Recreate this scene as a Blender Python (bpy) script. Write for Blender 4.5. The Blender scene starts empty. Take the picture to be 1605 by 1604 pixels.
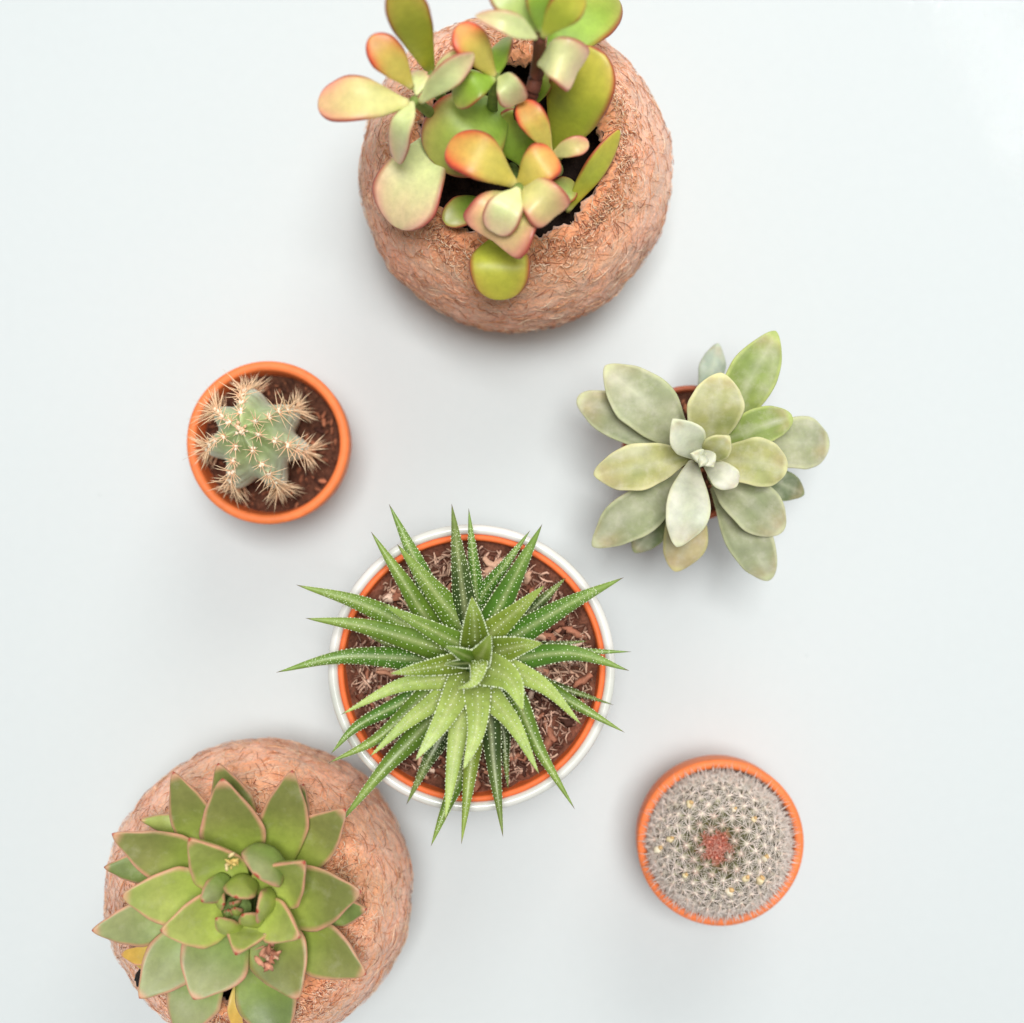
import bpy, bmesh, math, random
from mathutils import Vector, Matrix, noise, Quaternion
random.seed(7)
R = math.radians
SC = bpy.context.scene
COL = SC.collection

# ------------------------------------------------------------------ camera
CAM_H = 0.60
FPX = 2442.0                       # focal length in pixels of the 1605 px wide photograph
cam = bpy.data.cameras.new('camera')
camo = bpy.data.objects.new('camera', cam)
COL.objects.link(camo)
camo.location = (0, 0, CAM_H)
camo.rotation_euler = (0, 0, 0)
cam.sensor_fit = 'HORIZONTAL'
cam.sensor_width = 36.0
cam.lens = 36.0 * FPX / 1605.0
cam.clip_start = 0.01
cam.clip_end = 50
cam.dof.use_dof = True
cam.dof.focus_distance = CAM_H - 0.096
cam.dof.aperture_fstop = 5.4
cam.dof.aperture_blades = 7
SC.camera = camo

# ------------------------------------------------------------------ world and lamps
w = bpy.data.worlds.new('World')
SC.world = w
w.use_nodes = True
bg = w.node_tree.nodes['Background']
bg.inputs[0].default_value = (0.93, 0.975, 1.0, 1)
bg.inputs[1].default_value = 0.25

def area(name, loc, target, sx, sy, power, col):
    l = bpy.data.lights.new(name, 'AREA')
    l.shape = 'RECTANGLE'; l.size = sx; l.size_y = sy
    l.energy = power; l.color = col
    o = bpy.data.objects.new(name, l)
    COL.objects.link(o)
    o.location = loc
    d = Vector(target) - Vector(loc)
    o.rotation_euler = d.to_track_quat('-Z', 'Y').to_euler()
    return o
area('window_light', (0.45, 1.45, 1.40), (0, 0, 0.05), 1.0, 0.9, 14.0, (1.0, 0.985, 0.955))
area('overhead_fill', (0.08, 0.22, 2.4), (0, 0, 0.0), 0.70, 0.70, 54.0, (1.0, 0.995, 0.985))  # added overhead fill lamp, evens out the light between the pots
gl = area('streak_lamp', (0.186, 0.176, 1.2), (0.186, 0.176, 0.0), 0.010, 0.30, 0.0045, (1.0, 0.97, 0.95))  # added narrow lamp that throws a bright streak across the table corner
gl.rotation_euler = (0, 0, R(27.7)); gl.data.spread = R(2.2)

SC.view_settings.view_transform = 'Standard'
SC.view_settings.look = 'None'
SC.view_settings.exposure = 0.0
SC.view_settings.gamma = 1.0
SC.cycles.max_bounces = 8
SC.cycles.diffuse_bounces = 4

# ------------------------------------------------------------------ helpers
def lin(c):
    return tuple(((v / 255.0 + 0.055) / 1.055) ** 2.4 if v > 10 else v / 255.0 / 12.92 for v in c)
def mixc(a, b, t):
    t = max(0.0, min(1.0, t))
    return tuple(a[i] + (b[i] - a[i]) * t for i in range(3))
def sstep(a, b, x):
    if a == b: return 1.0 if x > a else 0.0
    t = max(0.0, min(1.0, (x - a) / (b - a)))
    return t * t * (3 - 2 * t)
def P(px, py, z):
    d = (CAM_H - z) / FPX
    return Vector(((px - 802.5) * d, (802.0 - py) * d, z))
def M(px, z):
    return px * (CAM_H - z) / FPX
def crop(x0, y0, k):
    return lambda x, y: (x0 + x / k, y0 + y / k)
cA = crop(480, 0, 2.675); cB = crop(270, 540, 5.347); cC = crop(880, 500, 3.645)
cD = crop(420, 780, 2.767); cE = crop(130, 1150, 3.028); cF = crop(980, 1170, 5.347)

def empty(name, loc, label=None, cat=None, group=None):
    o = bpy.data.objects.new(name, None)
    COL.objects.link(o)
    o.location = loc
    o.empty_display_size = 0.01
    if label: o['label'] = label
    if cat: o['category'] = cat
    if group: o['group'] = group
    return o
def link(name, me, parent=None, label=None, kind=None):
    o = bpy.data.objects.new(name, me)
    COL.objects.link(o)
    if parent:
        o.parent = parent
        q = parent; off = Vector((0, 0, 0))
        while q is not None:
            off += q.location; q = q.parent
        o.location = -off          # meshes are written in world space
    if label: o['label'] = label
    if kind: o['kind'] = kind
    return o

class MB:
    def __init__(s): s.v = []; s.f = []; s.c = []
    def add(s, verts, faces, cols):
        n = len(s.v)
        s.v.extend([tuple(p) for p in verts])
        s.f.extend([tuple(i + n for i in f) for f in faces])
        if isinstance(cols, list): s.c.extend(cols)
        else: s.c.extend([cols] * len(verts))
    def mesh(s, name, mat, smooth=True, fix=True):
        me = bpy.data.meshes.new(name)
        me.from_pydata(s.v, [], s.f)
        if fix:
            b = bmesh.new(); b.from_mesh(me)
            bmesh.ops.recalc_face_normals(b, faces=b.faces)
            b.to_mesh(me); b.free()
        at = me.color_attributes.new('pigment', 'FLOAT_COLOR', 'POINT')
        buf = []
        for c in s.c: buf.extend((c[0], c[1], c[2], 1.0))
        at.data.foreach_set('color', buf)
        if smooth: me.polygons.foreach_set('use_smooth', [True] * len(me.polygons))
        me.materials.append(mat)
        me.update()
        return me

def spike(mb, p, d, length, r, col, sides=3, bend=None, tipcol=None):
    d = d.normalized()
    u = d.orthogonal().normalized(); v = d.cross(u)
    segs = 2 if bend is None else 3
    vs = []; cs = []
    for k in range(segs):
        t = k / segs
        q = p + d * (length * t)
        if bend is not None: q = q + bend * (t * t * length)
        rr = r * (1 - 0.75 * t)
        for i in range(sides):
            a = 2 * math.pi * i / sides
            vs.append(q + (u * math.cos(a) + v * math.sin(a)) * rr)
            cs.append(mixc(col, tipcol or col, t))
    q = p + d * length
    if bend is not None: q = q + bend * length
    vs.append(q); cs.append(tipcol or col)
    fs = []
    for k in range(segs - 1):
        for i in range(sides):
            j = (i + 1) % sides
            fs.append((k * sides + i, k * sides + j, (k + 1) * sides + j, (k + 1) * sides + i))
    top = len(vs) - 1
    for i in range(sides):
        fs.append(((segs - 1) * sides + i, (segs - 1) * sides + (i + 1) % sides, top))
    mb.add(vs, fs, cs)

def strand(mb, pts, r, col, sides=3, flat=1.0, taper=True):
    n = len(pts); vs = []; fs = []
    for k, p in enumerate(pts):
        t = (pts[min(k + 1, n - 1)] - pts[max(k - 1, 0)]).normalized()
        u = t.cross(Vector((0.13, 0.21, 0.97))).normalized(); v = t.cross(u)
        rr = r * (0.45 + 0.55 * math.sin(math.pi * (k + 0.5) / n)) if taper else r
        for i in range(sides):
            a = 2 * math.pi * i / sides
            vs.append(p + u * (math.cos(a) * rr) + v * (math.sin(a) * rr * flat))
    for k in range(n - 1):
        for i in range(sides):
            j = (i + 1) % sides
            fs.append((k * sides + i, k * sides + j, (k + 1) * sides + j, (k + 1) * sides + i))
    fs.append(tuple(range(sides - 1, -1, -1)))
    fs.append(tuple((n - 1) * sides + i for i in range(sides)))
    mb.add(vs, fs, col)

def catmull(pts, n):
    pts = [Vector(p) for p in pts]
    P0 = [pts[0] * 2 - pts[1]] + pts + [pts[-1] * 2 - pts[-2]]
    m = len(pts) - 1
    def at(t):
        x = t * m; i = min(int(x), m - 1); u = x - i
        a, b, c, d = P0[i], P0[i + 1], P0[i + 2], P0[i + 3]
        return 0.5 * ((2 * b) + (c - a) * u + (2 * a - 5 * b + 4 * c - d) * u * u + (3 * b - a - 3 * c + d) * u ** 3)
    return at

def blob(mb, c, r, col, seed=0, rough=0.35, sq=(1, 1, 1), nu=7, nv=5):
    vs = []; fs = []
    rot = Matrix.Rotation(seed * 1.7, 3, 'Z') @ Matrix.Rotation(seed * 0.9, 3, 'X')
    vs.append(None)
    for j in range(1, nv):
        th = math.pi * j / nv
        for i in range(nu):
            ph = 2 * math.pi * i / nu
            d = Vector((math.sin(th) * math.cos(ph), math.sin(th) * math.sin(ph), math.cos(th)))
            k = 1 + rough * noise.noise(d * 1.6 + Vector((seed * 3.1, 0, 0)))
            vs.append(c + rot @ Vector((d.x * sq[0], d.y * sq[1], d.z * sq[2])) * r * k)
    vs[0] = c + rot @ Vector((0, 0, sq[2])) * r
    vs.append(c + rot @ Vector((0, 0, -sq[2])) * r)
    for i in range(nu): fs.append((0, 1 + i, 1 + (i + 1) % nu))
    for j in range(nv - 2):
        for i in range(nu):
            a = 1 + j * nu + i; b = 1 + j * nu + (i + 1) % nu
            fs.append((a, a + nu, b + nu, b))
    b0 = 1 + (nv - 2) * nu; L = len(vs) - 1
    for i in range(nu): fs.append((b0 + i, L, b0 + (i + 1) % nu))
    mb.add(vs, fs, col)

# ------------------------------------------------------------------ materials
def newmat(name):
    m = bpy.data.materials.new(name)
    m.use_nodes = True
    nt = m.node_tree
    return m, nt, nt.nodes['Principled BSDF']
def N(nt, t, **kw):
    n = nt.nodes.new(t)
    for k, v in kw.items(): setattr(n, k, v)
    return n
def noise_node(nt, scale, detail=4, rough=0.55, obj=True):
    tc = N(nt, 'ShaderNodeTexCoord')
    n = N(nt, 'ShaderNodeTexNoise')
    n.inputs['Scale'].default_value = scale
    n.inputs['Detail'].default_value = detail
    n.inputs['Roughness'].default_value = rough
    nt.links.new(tc.outputs['Object'], n.inputs['Vector'])
    return n
def ramp(nt, fac, stops):
    r = N(nt, 'ShaderNodeValToRGB')
    while len(r.color_ramp.elements) < len(stops): r.color_ramp.elements.new(0.5)
    for e, (p, c) in zip(r.color_ramp.elements, stops):
        e.position = p; e.color = (c[0], c[1], c[2], 1)
    nt.links.new(fac, r.inputs[0])
    return r
def mult(nt, a, b, fac=1.0, mode='MULTIPLY'):
    m = N(nt, 'ShaderNodeMix'); m.data_type = 'RGBA'; m.blend_type = mode
    m.inputs[0].default_value = fac
    nt.links.new(a, m.inputs[6]); nt.links.new(b, m.inputs[7])
    return m
def bump(nt, h, b, strength, dist):
    n = N(nt, 'ShaderNodeBump')
    n.inputs['Strength'].default_value = strength
    n.inputs['Distance'].default_value = dist
    nt.links.new(h, n.inputs['Height'])
    nt.links.new(n.outputs[0], b.inputs['Normal'])
    return n

def pigment_mat(name, rough=0.5, spec=0.4, sss=0.0, nscale=300, nlo=0.8, nhi=1.12, bstr=0.15, bdist=0.0004, bscale=500, sheen=0.0, big=60, coat=0.0, mottle=None):
    m, nt, b = newmat(name)
    a = N(nt, 'ShaderNodeAttribute'); a.attribute_name = 'pigment'
    n1 = noise_node(nt, nscale, 5, 0.6)
    r1 = ramp(nt, n1.outputs[0], [(0.3, (nlo,) * 3), (0.7, (nhi,) * 3)])
    n2 = noise_node(nt, big, 3, 0.5)
    r2 = ramp(nt, n2.outputs[0], [(0.3, (0.86, 0.9, 0.86)), (0.7, (1.12, 1.08, 1.1))])
    x = mult(nt, a.outputs['Color'], r1.outputs[0])
    y = mult(nt, x.outputs[2], r2.outputs[0])
    out = y.outputs[2]
    if mottle:
        n3 = noise_node(nt, mottle[0], 6, 0.65)
        r3 = ramp(nt, n3.outputs[0], [(mottle[1], (0, 0, 0)), (mottle[2], (1, 1, 1))])
        c3 = N(nt, 'ShaderNodeRGB'); c3.outputs[0].default_value = (*mottle[3], 1)
        mx = N(nt, 'ShaderNodeMix'); mx.data_type = 'RGBA'
        sc = N(nt, 'ShaderNodeMath', operation='MULTIPLY'); sc.inputs[1].default_value = mottle[4]
        nt.links.new(r3.outputs[0], sc.inputs[0]); nt.links.new(sc.outputs[0], mx.inputs[0])
        nt.links.new(out, mx.inputs[6]); nt.links.new(c3.outputs[0], mx.inputs[7])
        out = mx.outputs[2]
    nt.links.new(out, b.inputs['Base Color'])
    rr = ramp(nt, n2.outputs[0], [(0.3, (rough * 0.85,) * 3), (0.7, (min(1, rough * 1.2),) * 3)])
    nt.links.new(rr.outputs[0], b.inputs['Roughness'])
    b.inputs['Specular IOR Level'].default_value = spec
    b.inputs['Subsurface Weight'].default_value = sss
    b.inputs['Subsurface Radius'].default_value = (0.8, 1.0, 0.4)
    b.inputs['Subsurface Scale'].default_value = 0.003
    b.inputs['Sheen Weight'].default_value = sheen
    b.inputs['Sheen Roughness'].default_value = 0.5
    if bstr > 0:
        nb = noise_node(nt, bscale, 5, 0.6)
        bump(nt, nb.outputs[0], b, bstr, bdist)
    return m

M_jade = pigment_mat('jade_leaf', 0.42, 0.45, 0.16, 420, 0.9, 1.08, 0.06, 0.0003, 700)
M_stem = pigment_mat('woody_stem', 0.6, 0.3, 0.0, 500, 0.7, 1.2, 0.5, 0.0006, 600)
M_rosette = pigment_mat('rosette_leaf', 0.46, 0.42, 0.05, 380, 0.88, 1.08, 0.1, 0.0003, 900, mottle=(150, 0.55, 0.8, lin((205, 200, 175)), 0.25))
M_grey = pigment_mat('grey_leaf', 0.62, 0.3, 0.15, 260, 0.86, 1.1, 0.12, 0.0004, 500, mottle=(240, 0.48, 0.72, lin((216, 210, 196)), 0.28))
M_spiky = pigment_mat('spiky_leaf', 0.40, 0.45, 0.0, 500, 0.85, 1.12, 0.2, 0.0004, 900)
M_tub = pigment_mat('white_tubercle', 0.6, 0.3, 0.0, 500, 0.9, 1.05, 0.0)
M_spine = pigment_mat('cactus_spine', 0.5, 0.4, 0.0, 500, 0.85, 1.1, 0.0)
M_cactus = pigment_mat('cactus_skin', 0.6, 0.3, 0.12, 300, 0.88, 1.1, 0.25, 0.0004, 700, mottle=(120, 0.5, 0.8, lin((214, 222, 204)), 0.5))
M_soil = pigment_mat('potting_soil', 0.95, 0.15, 0.0, 900, 0.5, 1.3, 0.8, 0.0012, 700)
M_chip = pigment_mat('bark_chips', 0.8, 0.25, 0.0, 700, 0.65, 1.2, 0.4, 0.0005, 900)
M_fibre = pigment_mat('coir_fibre', 0.75, 0.25, 0.0, 700, 0.8, 1.15, 0.0, sheen=0.15)
M_coir = pigment_mat('pressed_coir', 0.85, 0.2, 0.0, 900, 0.76, 1.22, 0.8, 0.0009, 1100, sheen=0.6, big=70, mottle=(560, 0.60, 0.70, lin((160, 84, 50)), 0.55))
M_terra = pigment_mat('terracotta', 0.55, 0.35, 0.0, 350, 0.9, 1.05, 0.25, 0.0003, 900, big=70)
M_white = pigment_mat('white_glaze', 0.22, 0.5, 0.0, 300, 0.98, 1.01, 0.03, 0.0002, 200, big=30)

def table_mat():
    m, nt, b = newmat('painted_tabletop')
    n = noise_node(nt, 5, 3, 0.5)
    r = ramp(nt, n.outputs[0], [(0.3, (0.618, 0.662, 0.664)), (0.7, (0.632, 0.674, 0.676))])
    n2 = noise_node(nt, 240, 4, 0.6)
    r2 = ramp(nt, n2.outputs[0], [(0.3, (0.985,) * 3), (0.7, (1.0,) * 3)])
    x = mult(nt, r.outputs[0], r2.outputs[0])
    # sparse dust specks
    v = N(nt, 'ShaderNodeTexVoronoi'); v.inputs['Scale'].default_value = 38
    tc = N(nt, 'ShaderNodeTexCoord'); nt.links.new(tc.outputs['Object'], v.inputs['Vector'])
    s = ramp(nt, v.outputs['Distance'], [(0.0, (0.72, 0.74, 0.74)), (0.022, (1, 1, 1))])
    y = mult(nt, x.outputs[2], s.outputs[0])
    nt.links.new(y.outputs[2], b.inputs['Base Color'])
    b.inputs['Roughness'].default_value = 0.62
    b.inputs['Specular IOR Level'].default_value = 0.30
    n3 = noise_node(nt, 30, 3, 0.5)
    bump(nt, n3.outputs[0], b, 0.03, 0.002)
    return m

# ------------------------------------------------------------------ the tabletop
bm = bmesh.new()
bmesh.ops.create_grid(bm, x_segments=4, y_segments=4, size=1.2)
me = bpy.data.meshes.new('tabletop'); bm.to_mesh(me); bm.free()
me.materials.append(table_mat())
o = link('tabletop', me)
o['kind'] = 'structure'
o['label'] = 'smooth pale blue-white painted tabletop under all the pots'

# ------------------------------------------------------------------ pots
def lathe(name, c, prof, mat, colf, seg=128, wob=0.0, parent=None, label=None):
    """prof: list of (radius, z); c: (x, y)"""
    mb = MB(); vs = []; cs = []; fs = []
    for k, (r, z) in enumerate(prof):
        for i in range(seg):
            a = 2 * math.pi * i / seg
            q = 1 + wob * noise.noise(Vector((math.cos(a) * 1.5, math.sin(a) * 1.5, z * 30 + c[0] * 50)))
            vs.append((c[0] + r * q * math.cos(a), c[1] + r * q * math.sin(a), z)); cs.append(colf(k, r, z))
    n = len(prof)
    for k in range(n - 1):
        for i in range(seg):
            j = (i + 1) % seg
            fs.append((k * seg + i, k * seg + j, (k + 1) * seg + j, (k + 1) * seg + i))
    fs.append(tuple(range(seg - 1, -1, -1)))
    fs.append(tuple((n - 1) * seg + i for i in range(seg)))
    mb.add(vs, fs, cs)
    return link(name, mb.mesh(name, mat), parent, label)

def rim_arc(ro, ri, z, n=7):
    """rounded lip between outer radius ro and inner radius ri topped at z"""
    rc = (ro + ri) / 2; h = (ro - ri) / 2
    return [(rc + h * math.cos(math.pi * k / (n - 1)), z - h * 0.9 + h * 0.9 * math.sin(math.pi * k / (n - 1))) for k in range(n)]

def soil(parent, c, r, z, colA, colB, amp=0.0015, name='soil', seed=0, mat=None):
    mb = MB(); vs = []; cs = []; fs = []
    nr, ns = 26, 80
    vs.append((c[0], c[1], z)); cs.append(colA)
    for k in range(1, nr + 1):
        for i in range(ns):
            a = 2 * math.pi * i / ns; rr = r * k / nr
            x = c[0] + rr * math.cos(a); y = c[1] + rr * math.sin(a)
            h = noise.noise(Vector((x * 260, y * 260, seed))) * amp + noise.noise(Vector((x * 700, y * 700, seed))) * amp * 0.6
            t = noise.noise(Vector((x * 450, y * 450, seed + 9))) * 0.5 + 0.5
            vs.append((x, y, z + h)); cs.append(mixc(colA, colB, t))
    for i in range(ns): fs.append((0, 1 + i, 1 + (i + 1) % ns))
    for k in range(nr - 1):
        for i in range(ns):
            a = 1 + k * ns + i; b = 1 + k * ns + (i + 1) % ns
            fs.append((a, a + ns, b + ns, b))
    mb.add(vs, fs, cs)
    return link(name, mb.mesh(name, mat or M_soil), parent, kind='stuff')

TERRA = lin((246, 132, 74)); TERRA_D = lin((238, 116, 60))
def terracotta_pot(px, py, zr, rpx, label, thick=0.0034, hz=0.010, soilcols=None, group='small terracotta pots', chips=0, ca=TERRA, cb=TERRA_D):
    c = P(px, py, zr); ro = M(rpx, zr)
    root = empty('terracotta_pot', (c.x, c.y, 0), label, 'plant pot', group)
    prof = [(ro * 0.66, 0.0), (ro * 0.69, 0.0008), (ro * 0.90, zr - 0.017), (ro * 0.905, zr - 0.0155),
            (ro * 0.972, zr - 0.0148), (ro * 0.985, zr - 0.0135)]
    prof += rim_arc(ro, ro - thick, zr, 9)
    ri = ro - thick
    prof += [(ri - 0.0005, zr - 0.006), (ri * 0.95, zr - 0.016), (ri * 0.70, 0.004)]
    lathe('pot_wall', (c.x, c.y), prof, M_terra, lambda k, r, z: mixc(cb, ca, sstep(zr - 0.016, zr - 0.013, z)), 128, 0.004, root)
    sc = soilcols or (lin((62, 38, 30)), lin((120, 78, 60)))
    soil(root, (c.x, c.y), ri * 0.985, zr - hz, sc[0], sc[1], 0.0022, seed=px)
    if chips:
        mb = MB()
        for k in range(chips):
            a = random.random() * 6.283; rr = ri * 0.95 * math.sqrt(random.random())
            q = Vector((c.x + rr * math.cos(a), c.y + rr * math.sin(a), zr - hz + random.uniform(0, 0.0022)))
            col = mixc(lin((70, 42, 34)), lin((185, 120, 88)), random.random() ** 1.3)
            blob(mb, q, random.uniform(0.0003, 0.0012), col, k, 0.8, (1.7, 0.8, 0.5), 6, 4)
        link('soil_crumbs', mb.mesh('soil_crumbs', M_chip), root, kind='stuff')
    return root, c, ro

def coir_pot(px, py, zc, rpx, open_px, open_r_px, label, seed):
    """hollow ball of pressed coir, its mouth at open_px"""
    c = P(px, py, zc); Rb = M(rpx, zc) * 0.992
    root = empty('coir_ball_pot', (c.x, c.y, 0), label, 'plant pot', 'round coir ball pots')
    zo = 0.0935
    oc = P(open_px[0], open_px[1], zo); orad = M(open_r_px, zo)
    mb = MB(); vs = []; cs = []; fs = []
    seg = 220; nz = 130
    axis_off = Vector((oc.x - c.x, oc.y - c.y))
    tho = math.asin(min(0.95, orad / Rb))
    thb = math.pi - math.asin(0.42)
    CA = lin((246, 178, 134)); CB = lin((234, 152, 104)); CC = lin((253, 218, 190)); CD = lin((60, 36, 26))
    prof = []
    # floor ring up the outside to the lip
    for k in range(nz):
        t = k / (nz - 1)
        th = thb + (tho - thb) * t
        prof.append(('o', th))
    for k in range(1, 14): prof.append(('l', k / 13))
    for k in range(1, 10): prof.append(('i', k / 9))
    for kind, t in prof:
        for i in range(seg):
            a = 2 * math.pi * i / seg
            ca, sa = math.cos(a), math.sin(a)
            lipn = 0.0022 * noise.noise(Vector((ca * 3.5, sa * 3.5, seed))) + 0.0019 * noise.noise(Vector((ca * 15, sa * 15, seed))) + 0.0007 * noise.noise(Vector((ca * 34, sa * 34, seed)))
            if kind == 'o': th = t
            else: th = tho
            d = Vector((math.sin(th) * ca, math.sin(th) * sa, math.cos(th)))
            if kind == 'o':
                s = sstep(math.pi * 0.55, tho, th)
                zz = Rb * d.z
                low = zc + zz
                p = Vector((c.x, c.y, zc)) + d * Rb
                p.x += axis_off.x * s * 0.9; p.y += axis_off.y * s * 0.9
                big = noise.noise(d * 2.2 + Vector((seed, 0, 0))) * 0.0016
                mid = noise.noise(d * 9 + Vector((0, seed, 0))) * 0.0006
                fin = noise.noise(d * 34 + Vector((0, 0, seed))) * 0.00055 + noise.noise(d * 75 + Vector((0, 0, seed))) * 0.0003
                p += d * (big + mid + fin)
                p.z = max(p.z, 0.0002)
                n1 = noise.noise(d * 5 + Vector((seed * 2, 1, 0))) * 0.5 + 0.5
                n2 = noise.noise(d * 22 + Vector((seed * 2, 4, 0))) * 0.5 + 0.5
                col = mixc(mixc(CA, CB, n1), CC, max(0, n2 - 0.35) * 0.9)
            elif kind == 'l':
                # round lip from outer radius in by 5 mm and down
                ang = t * math.pi * 0.75
                lr = 0.0032
                base = Vector((c.x + axis_off.x * 0.9, c.y + axis_off.y * 0.9, zc)) + d * (Rb - lr)
                radial = Vector((ca, sa, 0))
                e1 = d; e2 = (Vector((0, 0, 1)) - d * d.z).normalized()
                p = base + (e1 * math.cos(ang) + e2 * math.sin(ang)) * lr
                p += radial * (lipn * math.sin(min(1, t * 2) * math.pi / 2))
                p += d * (noise.noise(Vector((ca * 16, sa * 16, t * 5 + seed))) * 0.0024)
                col = mixc(CA, CB, noise.noise(Vector((ca * 20, sa * 20, t * 5 + seed))) * 0.5 + 0.6)
                lastp = p
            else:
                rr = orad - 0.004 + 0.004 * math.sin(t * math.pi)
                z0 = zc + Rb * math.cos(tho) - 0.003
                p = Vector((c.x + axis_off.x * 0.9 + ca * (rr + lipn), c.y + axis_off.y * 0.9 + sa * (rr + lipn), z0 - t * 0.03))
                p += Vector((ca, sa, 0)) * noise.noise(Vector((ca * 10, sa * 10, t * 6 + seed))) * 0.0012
                col = mixc(CB, CD, t * 1.5)  # inner wall colour darkens with depth, painting the shade inside the mouth
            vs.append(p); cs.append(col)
    n = len(prof)
    for k in range(n - 1):
        for i in range(seg):
            j = (i + 1) % seg
            fs.append((k * seg + i, k * seg + j, (k + 1) * seg + j, (k + 1) * seg + i))
    fs.append(tuple(range(seg - 1, -1, -1)))
    mb.add(vs, fs, cs)
    shell = link('coir_shell', mb.mesh('coir_shell', M_coir), root)
    occ = (c.x + axis_off.x * 0.9, c.y + axis_off.y * 0.9)
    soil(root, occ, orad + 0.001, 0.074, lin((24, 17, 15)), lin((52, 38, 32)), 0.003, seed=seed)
    # loose fibres felted over the shell, thicker round the mouth
    fb = MB(); rnd = random.Random(seed)
    pal = [lin((252, 212, 176)), lin((246, 190, 146)), lin((232, 160, 112)), lin((214, 134, 88)), lin((160, 92, 60)), lin((252, 224, 196))]
    cnt = 6500
    for k in range(cnt):
        near = k < 2600
        th = (tho + abs(rnd.gauss(0.02, 0.10))) if near else rnd.uniform(tho, 2.2)
        ph = rnd.random() * 6.283
        L = rnd.uniform(0.0025, 0.008) if not near else rnd.uniform(0.0009, 0.0024)
        head = rnd.random() * 6.283; pts = []
        lift0 = rnd.uniform(0.0001, 0.0006) + (rnd.random() ** 3 * 0.0016 if near else 0)
        curl = rnd.gauss(0, 0.5)
        q_th, q_ph = th, ph
        for s in range(5):
            d = Vector((math.sin(q_th) * math.cos(q_ph), math.sin(q_th) * math.sin(q_ph), math.cos(q_th)))
            s2 = sstep(math.pi * 0.55, tho, q_th)
            p = Vector((c.x, c.y, zc)) + d * Rb
            p.x += axis_off.x * s2 * 0.9; p.y += axis_off.y * s2 * 0.9
            hgt = noise.noise(d * 2.2 + Vector((seed, 0, 0))) * 0.0016 + noise.noise(d * 9 + Vector((0, seed, 0))) * 0.0009
            p += d * (hgt + lift0 + 0.0003 * math.sin(s / 4 * math.pi))
            pts.append(p)
            head += curl * 0.25
            q_th += math.cos(head) * L / 4 / Rb
            q_ph += math.sin(head) * L / 4 / Rb / max(0.2, math.sin(q_th))
        if min(p.z for p in pts) < 0.002: continue
        strand(fb, pts, rnd.uniform(0.00006, 0.00014) * (1.5 if near else 1), pal[min(5, int(rnd.random() ** 1.1 * 6))], 3)
    # ragged tufts leaning into the mouth
    for k in range(2200):
        a = rnd.random() * 6.283
        r0 = orad + rnd.uniform(-0.0022, 0.0030)
        p0 = Vector((occ[0] + math.cos(a) * r0, occ[1] + math.sin(a) * r0, zc + Rb * math.cos(tho) - (r0 - orad) * 0.5 + rnd.uniform(-0.0012, 0.0008)))
        inward = Vector((-math.cos(a), -math.sin(a), 0)); tang = Vector((-math.sin(a), math.cos(a), 0))
        pts = []
        L = rnd.uniform(0.0010, 0.0038); sw = rnd.gauss(0, 0.8); up = rnd.uniform(-0.4, 0.3)
        for s in range(4):
            t = s / 3
            pts.append(p0 + (inward * (t * 0.9 - 0.25) + tang * (sw * t * t) + Vector((0, 0, up * t))) * L)
        strand(fb, pts, rnd.uniform(0.00010, 0.0003), pal[rnd.randrange(0, 5)], 3)
    link('loose_fibres', fb.mesh('loose_fibres', M_fibre), root, kind='stuff')
    return root, c, occ, orad

pot_top, cT, occT, orT = coir_pot(808, 275, 0.050, 243, (800, 232), 168, 'round brown coir ball pot at the top holding the red-edged jade plant', 3)
pot_bot, cL, occL, orL = coir_pot(409, 1398, 0.050, 236, (382, 1440), 160, 'round brown coir ball pot at bottom left under the green rosette', 11)

root_cp, cCP, rCP = terracotta_pot(419, 694, 0.052, 128, 'small orange terracotta pot holding the ribbed cactus with tan spines', chips=260, hz=0.011)
root_mp, cMP, rMP = terracotta_pot(1130, 1322, 0.052, 131, 'small orange terracotta pot holding the round white-haired cactus', chips=120, hz=0.009)
root_kp, cKP, rKP = terracotta_pot(1083, 711, 0.046, 107, 'smallest terracotta pot nearly hidden beneath the grey-green leaves', thick=0.0018, chips=300, hz=0.005, ca=lin((176, 92, 62)), cb=lin((160, 80, 54)))  # darker terracotta: shade from the leaves above is put into its colour

# white cover pot and the terracotta pot inside it
ZW = 0.078
cW = P(739, 1048, ZW); rW = M(226, ZW)
root_w = empty('cover_pot', (cW.x, cW.y, 0), 'glossy white ceramic cover pot round the central spiky plant', 'plant pot')
WH = (0.74, 0.73, 0.68)
prof = [(rW * 0.70, 0.0), (rW * 0.73, 0.001), (rW * 0.95, ZW - 0.02), (rW * 0.99, ZW - 0.006)] + rim_arc(rW, rW - 0.0034, ZW, 9) + [(rW - 0.004, ZW - 0.01), (rW * 0.72, 0.006)]
lathe('pot_wall', (cW.x, cW.y), prof, M_white, lambda k, r, z: WH, 160, 0.002, root_w)
ri = rW - 0.0034
root_i = empty('terracotta_pot', (cW.x, cW.y, 0.004), 'orange terracotta pot nested inside the white cover pot', 'plant pot')
zi = ZW - 0.0006
prof = [(ri * 0.66, 0.0065), (ri * 0.69, 0.007), (ri * 0.93, zi - 0.012), (ri * 0.985, zi - 0.006)] + rim_arc(ri, ri - 0.0020, zi, 9) + [(ri - 0.0026, zi - 0.01), (ri * 0.72, 0.012)]
lathe('pot_wall', (cW.x, cW.y), prof, M_terra, lambda k, r, z: TERRA_D, 160, 0.003, root_i)
soil(root_i, (cW.x, cW.y), ri - 0.0022, zi - 0.006, lin((60, 34, 28)), lin((158, 102, 80)), 0.003, seed=5)
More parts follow.
